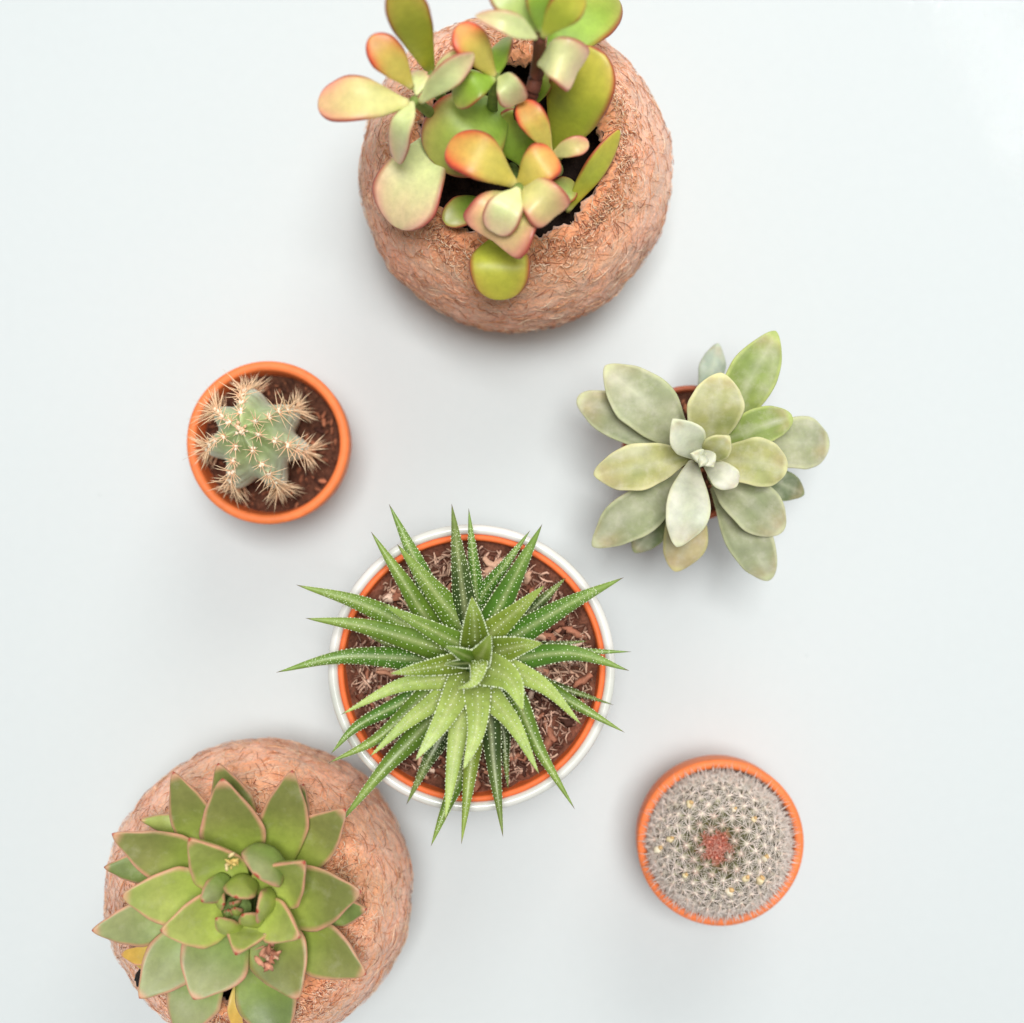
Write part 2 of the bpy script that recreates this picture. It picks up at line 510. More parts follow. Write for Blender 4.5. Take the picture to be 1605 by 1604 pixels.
# coir and bark pieces lying on that soil
rnd = random.Random(21)
def chip_mesh(L, W, col, seed, curl):
    rs = random.Random(seed); mb = MB(); vs = []; fs = []; n = 5
    for k in range(n):
        t = k / (n - 1) - 0.5
        wd = W * (0.55 + 0.45 * math.cos(t * 2.4)) * rs.uniform(0.75, 1.15)
        z = curl * L * (0.25 - t * t)
        off = rs.gauss(0, 0.06) * L
        for (sx, sz) in ((-0.5, 0), (0, 0.32), (0.5, 0), (0, -0.25)):
            vs.append((t * L, off + sx * wd, z + sz * wd))
    for k in range(n - 1):
        for i in range(4):
            j = (i + 1) % 4
            fs.append((k * 4 + i, k * 4 + j, (k + 1) * 4 + j, (k + 1) * 4 + i))
    fs.append((3, 2, 1, 0)); fs.append(tuple((n - 1) * 4 + i for i in range(4)))
    mb.add(vs, fs, col)
    return mb.mesh('bark_chip', M_chip)
chip_meshes = []
for k in range(24):
    col = [lin((228, 180, 152)), lin((208, 148, 120)), lin((178, 116, 92)), lin((130, 80, 62)), lin((84, 50, 40)), lin((244, 210, 188))][k % 6]
    chip_meshes.append(chip_mesh(rnd.uniform(0.0035, 0.0085), rnd.uniform(0.0014, 0.0044), col, k, rnd.uniform(-0.3, 0.6)))
def put_chip(k, parent, cx, cy, rmin, rmax, z, rmd):
    a = rmd.random() * 6.283; rr = math.sqrt(rmd.uniform((rmin / rmax) ** 2, 1)) * rmax
    o = bpy.data.objects.new('bark_chip', chip_meshes[k % 24]); COL.objects.link(o)
    o.parent = parent
    o.location = Vector((cx + rr * math.cos(a), cy + rr * math.sin(a), z + rmd.uniform(0.0, 0.0022))) - parent.location
    o.rotation_euler = (rmd.gauss(0, 0.35), rmd.gauss(0, 0.3), rmd.random() * 6.283)
    return o
for k in range(280):
    put_chip(k, root_i, cW.x, cW.y, 0.010, ri - 0.0065, zi - 0.0042, rnd)
mb = MB()
for k in range(2600):
    a = rnd.random() * 6.283; rr = (ri - 0.005) * math.sqrt(rnd.random())
    p = Vector((cW.x + rr * math.cos(a), cW.y + rr * math.sin(a), zi - 0.0048 + rnd.uniform(0, 0.003)))
    hd = rnd.random() * 6.283; L = rnd.uniform(0.0012, 0.0055); cu = rnd.gauss(0, 0.6); pts = []
    for s in range(4):
        pts.append(p.copy()); hd += cu * 0.3
        p = p + Vector((math.cos(hd), math.sin(hd), rnd.gauss(0, 0.2))) * (L / 3)
        dd = Vector((p.x - cW.x, p.y - cW.y))
        if dd.length > ri - 0.004: p.x = cW.x + dd.x * (ri - 0.004) / dd.length; p.y = cW.y + dd.y * (ri - 0.004) / dd.length
    col = mixc(lin((96, 54, 42)), lin((244, 200, 174)), rnd.random())
    strand(mb, pts, rnd.uniform(0.00012, 0.0005), col, 4, 0.6)
link('coir_litter', mb.mesh('coir_litter', M_chip), root_i, kind='stuff')

# ------------------------------------------------------------------ leaves
def leaf(parent, pts, width, thick, pigment, mat, p=0.6, n=1.5, b0=0.25, bk=1.0, cup=0.1, roll=0, fold=0.0,
         nu=30, nv=20, name='leaf', label=None, seed=0, wav=0.02, curl=0.0, acum=0.0, hint=None, tpow=0.5, ret=False):
    at = catmull(pts, nu)
    mb = MB(); vs = []; cs = []; fs = []
    base, tip = Vector(pts[0]), Vector(pts[-1])
    inw = base - tip; inw.z = 0
    U = Vector((0, 0, 1)) + (inw.normalized() * 0.35 if inw.length > 1e-5 else Vector())
    if hint is not None: U = Vector(hint)
    frames = []
    for k in range(nu + 1):
        t = k / nu; s = 1 - (1 - t) ** 1.5
        c = at(s); T = (at(min(1, s + 0.01)) - at(max(0, s - 0.01))).normalized()
        side = T.cross(U).normalized()
        side = Quaternion(T, R(roll) + curl * s) @ side
        nr = side.cross(T).normalized()
        if nr.dot(U) < 0 and abs(roll) < 90: nr = -nr
        if s <= p:
            x = s / p; wv = b0 + (1 - b0) * (math.sin(x * math.pi / 2) ** bk)
        else:
            x = (s - p) / (1 - p); wv = max(0.0, 1 - x ** n) ** (1 / n)
            if acum: wv *= 1 - acum * sstep(0.45, 1.0, x) * (1 - x) * 2
        wv = max(wv, 0.006)
        wl = wv * (1 + wav * noise.noise(Vector((s * 5, seed, 0.3)))); wr = wv * (1 + wav * noise.noise(Vector((s * 5, seed, 7.3))))
        tp = max(0.02, (wv if s > p else 1.0)) ** tpow
        off = noise.noise(Vector((s * 2.5, seed, 3.1))) * wav * width * 0.5
        frames.append((c, T, side, nr))
        for i in range(nv):
            a = 2 * math.pi * i / nv
            ca, sa = math.cos(a), math.sin(a)
            hw = width / 2 * (wl if ca > 0 else wr)
            x = hw * ca
            th = thick / 2 * tp
            y = th * sa * (1 if sa > 0 else 1.25)
            y += cup * hw * abs(ca) ** 1.8 + fold * hw * abs(ca)
            y += wav * 0.5 * hw * noise.noise(Vector((s * 4, ca * 2, seed + 5)))
            vs.append(c + side * (x + off) + nr * y)
            cs.append(pigment(ca, s, sa, seed))
    for k in range(nu):
        for i in range(nv):
            j = (i + 1) % nv
            fs.append((k * nv + i, k * nv + j, (k + 1) * nv + j, (k + 1) * nv + i))
    fs.append(tuple(range(nv - 1, -1, -1)))
    fs.append(tuple(nu * nv + i for i in range(nv)))
    mb.add(vs, fs, cs)
    o = link(name, mb.mesh(name, mat), parent, label)
    if ret: return o, at, frames
    return o

def tube(parent, name, pts, radii, col, mat, sides=12, n=24, label=None):
    at = catmull(pts, n); mb = MB(); vs = []; fs = []; cs = []
    for k in range(n + 1):
        t = k / n; c = at(t); T = (at(min(1, t + 0.02)) - at(max(0, t - 0.02))).normalized()
        u = T.orthogonal().normalized(); v = T.cross(u)
        x = t * (len(radii) - 1); i0 = min(int(x), len(radii) - 2); rr = radii[i0] + (radii[i0 + 1] - radii[i0]) * (x - i0)
        for i in range(sides):
            a = 2 * math.pi * i / sides
            vs.append(c + (u * math.cos(a) + v * math.sin(a)) * rr * (1 + 0.07 * noise.noise(Vector((t * 9, i, 1))))); cs.append(col)
    for k in range(n):
        for i in range(sides):
            j = (i + 1) % sides
            fs.append((k * sides + i, k * sides + j, (k + 1) * sides + j, (k + 1) * sides + i))
    fs.append(tuple(range(sides - 1, -1, -1))); fs.append(tuple(n * sides + i for i in range(sides)))
    mb.add(vs, fs, cs)
    return link(name, mb.mesh(name, mat), parent, label)

# ---------------- jade plant in the top pot
jade = empty('jade_plant', (occT[0], occT[1], 0.074), 'jade plant with plump yellow-green leaves blushed red at the edges, in the top coir pot', 'plant')
JB = {'y': (lin((178, 186, 62)), lin((216, 160, 84)), 0.45), 'g': (lin((146, 180, 62)), lin((200, 160, 92)), 0.5),
      'p': (lin((214, 222, 156)), lin((236, 168, 152)), 0.8), 'o': (lin((206, 190, 92)), lin((222, 100, 62)), 1.0),
      'd': (lin((140, 170, 66)), lin((196, 150, 96)), 0.6), 'k': (lin((214, 210, 136)), lin((234, 156, 132)), 0.95),
      'w': (lin((186, 204, 122)), lin((212, 220, 160)), 0.8)}
def jade_pig(key, edge=1.0):
    body, blush, amt = JB[key]
    red = lin((160, 50, 44))
    def f(ca, s, sa, seed):
        e = abs(ca)
        wob = 0.12 * noise.noise(Vector((ca * 2, s * 3, seed)))
        t = sstep(0.35, 1.0, s + wob) * (0.55 + 0.45 * sstep(0.2, 0.9, e)) + 0.45 * sstep(0.6, 1.0, e + wob) * sstep(0.1, 0.6, s)
        c = mixc(body, blush, min(1, t) * amt)
        m = sstep(0.90, 0.97, max(e, sstep(0.93, 1.0, s) * 0.97)) * sstep(0.25, 0.55, s) * edge
        c = mixc(c, red, m * 0.95)
        c = mixc(c, lin((222, 214, 160)), (1 - sstep(0.0, 0.14, s)) * 0.5)
        return c
    return f
JL = [
 # base(x,y,z) tip(x,y,z) width colour arch roll cup fold peak n
 ((525,315,.118),(375,-70,.165),178,'y',.006,-12,.10,.66,2.0),
 ((440,365,.137),(268,152,.150),150,'o',.003,-8,.10,.62,1.9),
 ((425,438,.136),(50,440,.137),205,'k',.004,8,.08,.62,2.0),
 ((448,432,.136),(385,684,.124),118,'p',.008,22,.2,.6,1.8),
 ((478,425,.137),(704,225,.145),128,'p',.004,42,.25,.55,1.6),
 ((462,400,.132),(482,300,.126),92,'p',.002,0,.1,.6,2.0),
 ((530,318,.133),(648,212,.136),66,'p',.002,35,.15,.6,1.8),
 ((788,318,.133),(628,112,.145),158,'o',.003,8,.10,.64,2.0),
 ((797,318,.132),(838,160,.128),118,'g',.003,-38,.15,.55,1.7),
 ((786,335,.134),(622,428,.130),140,'g',.005,6,.18,.6,2.0),
 ((812,332,.134),(884,432,.130),128,'p',.005,20,.22,.66,2.4),
 ((964,160,.151),(708,66,.156),98,'p',.004,-14,.25,.42,1.5),
 ((968,135,.148),(800,-110,.156),215,'w',.004,0,.12,.6,2.0),
 ((984,135,.152),(958,-90,.164),110,'g',.004,10,.15,.55,1.8),
 ((992,150,.151),(1160,-30,.160),150,'y',.004,32,.22,.6,1.9),
 ((1015,258,.118),(1262,-40,.108),285,'g',.004,0,.06,.62,2.2),
 ((990,268,.138),(1128,300,.142),205,'p',.008,12,.2,.74,2.8),
 ((1042,665,.090),(1225,205,.128),275,'y',.008,-6,.08,.60,2.2),
 ((945,450,.110),(1012,300,.118),95,'g',.003,0,.1,.6,2.0),
 ((850,450,.104),(540,690,.112),345,'d',.010,-6,.08,.60,2.1),
 ((910,690,.092),(838,462,.112),205,'g',.003,0,.08,.58,1.9),
 ((550,560,.104),(385,960,.104),300,'p',.006,12,.16,.70,1.65),
 ((760,842,.088),(575,935,.100),128,'d',.004,0,.1,.58,2.0),
 ((874,772,.128),(600,600,.134),205,'o',.006,6,.06,.64,2.2),
 ((893,778,.128),(1045,652,.136),172,'o',.005,0,.08,.62,2.4),
 ((886,796,.134),(788,975,.132),160,'p',.004,0,.08,.62,2.2),
 ((912,792,.128),(1040,905,.133),190,'k',.007,12,.20,.72,3.0),
 ((905,835,.118),(790,1010,.124),310,'k',.008,8,.22,.74,2.8),
 ((1024,640,.116),(898,425,.126),125,'o',.004,-14,.12,.62,2.0),
 ((1026,655,.116),(1186,605,.124),86,'k',.004,20,.12,.62,2.0),
 ((815,985,.092),(812,1258,.101),252,'y',.010,0,.05,.56,2.1),
 ((1095,885,.086),(1312,542,.104),125,'y',.003,46,.15,.55,1.6),
 ((1010,880,.088),(1120,760,.092),120,'d',.003,0,.1,.6,2.0),
 ((640,300,.100),(720,420,.104),150,'d',.003,0,.1,.6,2.0),
]
for i, (b, t, wd, key, arch, roll, cup, pk, n) in enumerate(JL):
    bp = P(*cA(b[0], b[1]), b[2]); tp = P(*cA(t[0], t[1]), t[2])
    mid = (bp + tp) / 2 + Vector((0, 0, arch))
    wm = M(wd / 2.675, (b[2] + t[2]) / 2)
    leaf(jade, [bp, mid, tp], wm, min(0.0042, wm * 0.24), jade_pig(key), M_jade, p=pk, n=n, b0=0.2, bk=1.35, cup=cup, roll=roll, fold=(0.16 if key in 'pk' else 0.03), seed=i * 1.37, wav=0.05,
         label={'o': 'orange-red blushed jade leaf'}.get(key))
ST = lin((104, 58, 44)); STG = lin((120, 140, 70))
def jp(x, y, z): return P(*cA(x, y), z)
tube(jade, 'stem', [jp(800, 640, .070), jp(925, 430, .120), jp(968, 300, .130), jp(980, 150, .150)], [.0030, .0026, .0022, .0018], ST, M_stem)
tube(jade, 'stem', [jp(760, 620, .070), jp(560, 500, .110), jp(450, 420, .137)], [.0024, .002, .0013], STG, M_stem)
tube(jade, 'stem', [jp(800, 640, .070), jp(780, 460, .112), jp(797, 320, .134)], [.0022, .0018, .0012], STG, M_stem)
tube(jade, 'stem', [jp(860, 700, .070), jp(900, 850, .112), jp(890, 785, .132)], [.0024, .002, .0014], STG, M_stem)
tube(jade, 'stem', [jp(900, 650, .070), jp(1050, 720, .100), jp(1025, 645, .118)], [.0022, .0018, .0012], STG, M_stem)
tube(jade, 'stem', [jp(700, 560, .070), jp(560, 400, .110), jp(525, 315, .130)], [.0022, .0018, .0014], STG, M_stem)

# ---------------- green rosette in the bottom left pot
ros = empty('rosette_succulent', (occL[0], occL[1], 0.074), 'green rosette succulent with pointed pink-edged leaves, in the bottom left coir pot', 'plant')
EB = {'n': (lin((126, 130, 70)), lin((150, 166, 66))), 'b': (lin((158, 168, 88)), lin((176, 192, 86))),
      'l': (lin((150, 156, 104)), lin((140, 162, 80))), 'd': (lin((116, 132, 72)), lin((140, 160, 72))),
      'y': (lin((222, 178, 84)), lin((228, 200, 110)))}
def ech_pig(key, tipdot=True):
    body, inner = EB[key]
    rim = lin((214, 150, 124)); red = lin((168, 62, 48))
    def f(ca, s, sa, seed):
        e = abs(ca) + 0.04 * noise.noise(Vector((s * 7, ca * 2, seed)))
        c = mixc(body, inner, 1 - sstep(0.15, 0.75, s))
        e2 = e + 0.05 * noise.noise(Vector((s * 3, ca * 4, seed + 3)))
        m = sstep(0.88, 0.975, e2) * sstep(0.12, 0.5, s)
        c = mixc(c, lin((96, 104, 52)), 0.45 * (1 - sstep(0.0, 0.3, s)))
        m = max(m, sstep(0.90, 0.98, s) * 0.8)
        c = mixc(c, rim, m * 0.85)
        if tipdot: c = mixc(c, red, sstep(0.988, 0.997, s) if tipdot is True else sstep(0.955, 0.985, s))
        return c
    return f
EL = [
 # base tip width colour z0 z1 arch roll cup
 ((600,1080),(450,1440),270,'l',.098,.100,.004,0,.12),
 ((810,1090),(950,1470),290,'d',.098,.100,.004,0,.14),
 ((520,455),(272,410),100,'b',.098,.102,.003,0,.1),
 ((400,650),(100,635),150,'d',.096,.100,.003,0,.12),
 ((770,500),(640,143),205,'n',.098,.106,.003,0,.15),
 ((940,520),(1045,240),170,'d',.097,.103,.003,0,.12),
 ((1120,860),(1345,835),150,'d',.098,.104,.003,0,.12),
 ((600,600),(428,183),210,'n',.100,.112,.003,0,.18),
 ((950,640),(1248,362),250,'n',.100,.112,.003,0,.15),
 ((960,930),(1345,1142),265,'n',.100,.110,.004,0,.16),
 ((480,870),(42,937),225,'l',.099,.110,.003,0,.16),
 ((560,920),(268,1258),270,'l',.101,.111,.004,0,.16),
 ((640,690),(137,478),262,'n',.103,.117,.003,0,.18),
 ((900,640),(995,176),245,'n',.103,.118,.003,8,.20),
 ((855,850),(1022,1262),300,'n',.105,.115,.004,0,.18),
 ((745,660),(664,215),312,'n',.107,.122,.003,0,.18),
 ((650,770),(182,770),292,'b',.107,.121,.004,0,.18),
 ((900,790),(1320,748),322,'n',.107,.120,.004,0,.18),
 ((700,930),(524,1262),345,'l',.107,.119,.005,0,.16),
 ((740,720),(505,500),262,'b',.114,.130,.002,-6,.30),
 ((860,760),(1052,612),275,'b',.114,.131,.002,8,.34),
 ((700,850),(368,937),262,'b',.114,.129,.004,0,.24),
 ((850,830),(1028,970),215,'b',.116,.129,.004,0,.26),
 ((790,900),(726,1046),240,'b',.117,.130,.002,0,.30),
]
def ep(x, y, z): return P(*cE(x, y), z)
for i, (b, t, wd, key, z0, z1, arch, roll, cup) in enumerate(EL):
    bp = ep(b[0], b[1], z0); tp = ep(t[0], t[1], z1)
    mid = (bp + tp) / 2 + Vector((0, 0, arch - 0.0055))
    cup = cup * 1.6 + 0.06
    wm = M(wd / 3.028, (z0 + z1) / 2)
    leaf(ros, [bp, mid, tp], wm, 0.0042, ech_pig(key), M_rosette, p=0.50, n=1.36, b0=0.55, bk=1.0, cup=cup, roll=roll, seed=i * 2.11, wav=0.045, acum=0.35)
# inner incurved leaves: rise outside and bend in over the heart
EI = [
 # base, tip, width, z0, z1, col, peak, profile power
 ((915,560),(822,676),250,.119,.133,'l',.50,1.35),
 ((690,690),(562,797),120,.119,.132,'l',.45,1.35),
 ((775,680),(726,778),165,.121,.1345,'b',.45,1.35),
 ((905,800),(827,844),165,.121,.1335,'b',.45,1.35),
 ((735,950),(630,876),100,.120,.131,'b',.45,1.35),
 ((830,905),(757,860),110,.120,.131,'b',.45,1.35),
 ((640,770),(668,812),90,.119,.128,'b',.45,1.35),
 ((740,800),(712,806),60,.118,.126,'d',.45,1.35),
 ((745,850),(720,829),60,.118,.127,'b',.45,1.35),
 ((700,860),(690,838),50,.118,.125,'d',.45,1.35),
]
for i, (b, t, wd, z0, z1, key, pk, n) in enumerate(EI):
    bp = ep(*b, z0); tp = ep(*t, z1)
    mid = bp.lerp(tp, .45) + Vector((0, 0, .002))
    leaf(ros, [bp, mid, tp], M(wd / 3.028, z1), 0.0022, ech_pig(key, 2), M_rosette, p=pk, n=n, b0=0.85, cup=-0.38,
         seed=40 + i * 2.3, wav=0.03, acum=0.2, nu=24, nv=18)
tube(ros, 'stem', [Vector((occL[0], occL[1], .070)), ep(730, 800, .100), ep(735, 830, .122)], [.006, .008, .004], lin((110, 130, 70)), M_stem)
leaf(ros, [ep(420, 1020, .096), ep(300, 1050, .096), ep(180, 1050, .093)], M(95 / 3.028, .095), .0016, ech_pig('y', False), M_rosette, p=.5, n=1.4, b0=.4, cup=.3, label='withered yellow leaf at the left', seed=71, wav=.25, roll=20)
leaf(ros, [ep(740, 1180, .094), ep(730, 1300, .096), ep(745, 1440, .092)], M(85 / 3.028, .095), .0016, ech_pig('y', False), M_rosette, p=.5, n=1.4, b0=.4, cup=.3, label='withered yellow leaf at the bottom', seed=75, wav=.25, roll=-15)
leaf(ros, [ep(380, 1050, .094), ep(300, 1090, .093), ep(245, 1080, .089)], M(70 / 3.028, .09), .0014, ech_pig('y', False), M_rosette, p=.5, n=1.4, b0=.4, cup=.3, label='withered orange-yellow leaf scrap', seed=78, wav=.3, roll=-20)

def crumb(name, pos, r, n, cols, label, seed, cat='debris', spread=1.0):
    mb = MB(); rs = random.Random(seed)
    for k in range(n):
        off = Vector((rs.gauss(0, r * spread), rs.gauss(0, r * spread), rs.uniform(0, r * 0.8)))
        blob(mb, off, r * rs.uniform(0.3, 0.75), cols[k % len(cols)], seed + k, 0.8, (1.4, 0.7, 0.6), 7, 5)
    for k in range(n // 2):
        spike(mb, Vector((rs.gauss(0, r * .5), rs.gauss(0, r * .5), 0)), Vector((rs.gauss(0, 1), rs.gauss(0, 1), 0.4)), r * 1.8, r * 0.16, cols[0], 4)
    o = link(name, mb.mesh(name, M_chip)); o.location = pos
    o['label'] = label; o['category'] = cat
    return o
crumb('dried_flower', ep(878, 1040, .1215), .0021, 16, [lin((206, 146, 118)), lin((172, 112, 88)), lin((222, 174, 146))], 'shrivelled brownish-pink flower remnant lying on the lower rosette leaves', 5)
crumb('dried_flower', ep(712, 612, .1275), .0013, 10, [lin((232, 200, 120)), lin((214, 176, 96)), lin((240, 216, 160))], 'tiny pale yellow dried flower crumb on an upper inner rosette leaf', 9)
mb = MB()
strand(mb, [ep(300, 1090, .090), ep(285, 1120, .089), ep(262, 1150, .086), ep(262, 1195, .083)], .0011, lin((40, 32, 30)), 5)
strand(mb, [ep(282, 1125, .089), ep(262, 1140, .088), ep(250, 1170, .086)], .0007, lin((46, 36, 32)), 5)
o = link('dry_stem_scrap', mb.mesh('dry_stem_scrap', M_chip), ros, label='blackened dry scrap hanging at the left')

# ---------------- grey green succulent at the right
gry = empty('grey_succulent', (cKP.x, cKP.y, 0.040), 'grey-green succulent with broad powdery spoon-shaped leaves, right of centre', 'plant')
GB = {'y': (lin((178, 176, 116)), lin((216, 212, 158))), 'g': (lin((142, 158, 84)), lin((186, 198, 120))), 'n': (lin((160, 164, 128)), lin((204, 206, 164))),
      'p': (lin((206, 210, 186)), lin((222, 224, 190))), 't': (lin((196, 178, 132)), lin((206, 196, 140))), 'd': (lin((112, 124, 92)), lin((140, 150, 104))),
      'w': (lin((214, 214, 196)), lin((226, 226, 190))), 's': (lin((176, 186, 172)), lin((186, 196, 176)))}
def gry_pig(key):
    body, mar = GB[key]
    tan = lin((206, 182, 144))
    def f(ca, s, sa, seed):
        nz = noise.noise(Vector((ca * 1.5, s * 3.5, seed)))
        e = abs(ca)
        c = mixc(body, mixc(body, lin((116, 134, 72)), 0.6), max(0, nz * 1.0))
        c = mixc(c, lin((206, 206, 180)), max(0, -nz * 0.8) + 0.30 * (1 - sstep(0.0, 0.18, e)))
        c = mixc(c, tan, sstep(0.7, 1, s + nz * 0.2) * 0.5)
        c = mixc(c, mar, sstep(0.88, 0.97, max(e, s)))
        return c
    return f
GL = [
 ((800,480),(895,140),150,'s',.050,.052,.004,0,.08),
 ((600,1060),(415,1335),175,'d',.055,.056,.004,0,.1),
 ((1090,880),(1385,1005),175,'d',.060,.062,.004,0,.1),
 ((1080,720),(1528,712),305,'n',.066,.066,.006,0,.08),
 ((700,750),(90,450),262,'n',.067,.070,.006,0,.12),
 ((880,960),(1192,1492),255,'n',.064,.070,.008,10,.14),
 ((870,690),(1222,68),285,'g',.067,.078,.006,6,.14),
 ((740,1000),(655,1445),262,'t',.062,.066,.006,0,.10),
 ((700,880),(180,1305),272,'n',.068,.072,.008,0,.12),
 ((720,740),(250,265),330,'n',.072,.082,.006,0,.14),
 ((860,880),(1258,1222),290,'n',.072,.078,.008,0,.14),
 ((850,720),(1318,555),212,'g',.076,.084,.006,0,.18),
 ((720,790),(185,900),272,'y',.078,.084,.006,0,.18),
 ((820,740),(905,306),318,'y',.082,.096,.004,4,.22),
 ((850,800),(1292,850),275,'y',.082,.092,.006,0,.24),
 ((760,830),(665,1306),255,'w',.086,.098,.006,0,.10),
 ((830,830),(1000,960),160,'w',.088,.098,.005,0,.14),
 ((785,790),(635,572),205,'p',.090,.106,.003,-12,.28),
 ((815,790),(962,672),165,'y',.090,.104,.003,8,.26),
 ((790,770),(868,848),105,'w',.096,.108,.004,0,.3),
 ((810,800),(740,770),85,'p',.096,.109,.003,0,.4),
 ((805,780),(795,842),64,'p',.098,.110,.003,0,.3),
]
def gp(x, y, z): return P(*cC(x, y), z)
GN = {19: 1.15, 20: 1.15, 21: 1.15, 17: 1.35, 18: 1.4, 3: 1.9, 4: 1.9, 11: 1.9, 13: 1.6, 14: 1.8, 5: 1.7, 10: 1.7}
for i, (b, t, wd, key, z0, z1, arch, roll, cup) in enumerate(GL):
    bp = gp(*b, z0); tp = gp(*t, z1)
    mid = bp.lerp(tp, 0.5) + Vector((0, 0, arch))
    leaf(gry, [bp, mid, tp], M(wd / 3.645, (z0 + z1) / 2), 0.0030, gry_pig(key), M_grey, p=0.58, n=GN.get(i, 1.5), b0=0.26, bk=1.15, cup=cup, fold=0.08, roll=roll, seed=i * 1.71, wav=0.10, acum=0.2)
tube(gry, 'stem', [Vector((cKP.x, cKP.y, .036)), gp(780, 790, .060), gp(800, 795, .098)], [.0035, .003, .0018], lin((150, 140, 100)), M_stem)

# ---------------- spiky plant in the middle
spk = empty('spiky_succulent', (cW.x, cW.y, 0.070), 'spiky green succulent with white-dotted pointed leaves, in the white pot', 'plant')
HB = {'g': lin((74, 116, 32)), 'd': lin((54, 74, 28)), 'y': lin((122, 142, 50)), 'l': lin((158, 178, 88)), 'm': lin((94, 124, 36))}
def hw_pig(key):
    body = HB[key]
    def f(ca, s, sa, seed):
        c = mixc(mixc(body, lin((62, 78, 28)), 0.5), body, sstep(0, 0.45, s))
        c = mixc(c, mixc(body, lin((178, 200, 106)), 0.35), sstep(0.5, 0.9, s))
        c = mixc(c, lin((186, 196, 140)), sstep(0.93, 0.98, abs(ca)) * 0.6)
        c = mixc(c, lin((206, 210, 150)), (1 - sstep(0.0, 0.09, abs(ca))) * 0.35 * sstep(0.1, .4, s) * (1 - sstep(.7, .9, s)))
        c = mixc(c, lin((96, 66, 46)), sstep(0.955, 1.0, s))
        return c
    return f
# tip, base, width, colour, layer, optional mid, dots
HL = [
 ((525,28),(735,470),125,'g',1,None,2), ((447,148),(715,560),125,'m',1,None,1), ((560,203),(850,570),170,'m',2,None,2),
 ((797,28),(860,520),135,'d',2,None,2), ((870,46),(905,440),85,'g',1,None,2), ((1137,143),(920,440),88,'g',1,None,2),
 ((1188,116),(980,520),140,'g',2,None,1), ((1202,378),(965,590),165,'y',3,None,1), ((1292,348),(1110,520),85,'d',0,None,1),
 ((1542,347),(1040,620),150,'g',2,(1290,470),2), ((1388,622),(1120,650),52,'d',0,None,2), ((1577,669),(1140,670),70,'g',1,None,2),
 ((1567,752),(1060,700),138,'g',2,(1320,675),1), ((1192,630),(950,665),165,'y',4,None,1), ((1547,1020),(1150,790),95,'m',1,None,1),
 ((1362,987),(1020,735),155,'l',3,(1200,820),1), ((1108,925),(915,745),190,'l',4,(1050,790),1), ((1332,1352),(1080,880),108,'m',1,(1180,1100),1),
 ((1178,1202),(955,850),165,'l',3,(1070,990),1), ((1019,1472),(960,950),115,'d',1,(985,1200),1), ((1042,1267),(1020,1010),60,'d',0,None,1),
 ((838,1503),(895,1020),105,'y',1,(870,1250),1), ((848,1183),(915,815),140,'l',4,(905,1000),1), ((706,1513),(850,1150),90,'m',1,(770,1350),1),
 ((768,1402),(840,920),140,'l',3,(800,1180),1), ((638,1143),(830,790),155,'l',4,(760,960),1), ((600,1332),(760,1020),105,'d',0,(690,1150),2),
 ((303,1422),(690,980),125,'m',1,(510,1170),1), ((438,1127),(770,850),140,'l',3,(610,970),1), ((262,1152),(680,860),100,'m',2,(480,1040),1),
 ((272,1112),(600,880),88,'g',1,(390,990),1), ((315,942),(780,780),140,'l',3,(560,820),1), ((527,765),(830,715),110,'y',4,None,1),
 ((36,759),(640,700),125,'g',1,(330,690),2), ((163,523),(700,640),135,'m',2,(420,560),1), ((430,600),(740,710),110,'d',0,None,2),
 ((123,378),(680,590),140,'m',2,(400,460),2), ((495,462),(860,650),160,'m',3,None,1), ((885,428),(905,640),155,'y',4,None,1),
 ((968,590),(905,725),135,'y',5,None,0), ((766,643),(895,700),85,'m',5,None,0), ((763,722),(895,715),62,'d',5,None,0), ((1500,900),(1130,780),60,'d',0,None,1),
 ((1140,1010),(1010,850),70,'d',0,None,1),
]
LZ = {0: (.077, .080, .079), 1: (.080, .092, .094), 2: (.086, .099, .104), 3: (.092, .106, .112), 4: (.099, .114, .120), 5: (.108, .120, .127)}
def hp(x, y, z): return P(*cD(x, y), z)
WT = lin((226, 232, 206)); WT2 = lin((196, 214, 160))
tubs = MB()
def wart(mb, p, nrm, r, col):
    u = nrm.orthogonal().normalized(); v = nrm.cross(u)
    vs = []; fs = []
    for j, (rr, h) in enumerate(((1.0, -0.25), (0.8, 0.45))):
        for i in range(6):
            a = i * math.pi / 3
            vs.append(p + (u * math.cos(a) + v * math.sin(a)) * (r * rr) + nrm * (r * h))
    vs.append(p + nrm * r * 0.85)
    for i in range(6):
        j = (i + 1) % 6
        fs.append((i, j, 6 + j, 6 + i)); fs.append((6 + i, 6 + j, 12))
    mb.add(vs, fs, col)
rnd = random.Random(33)
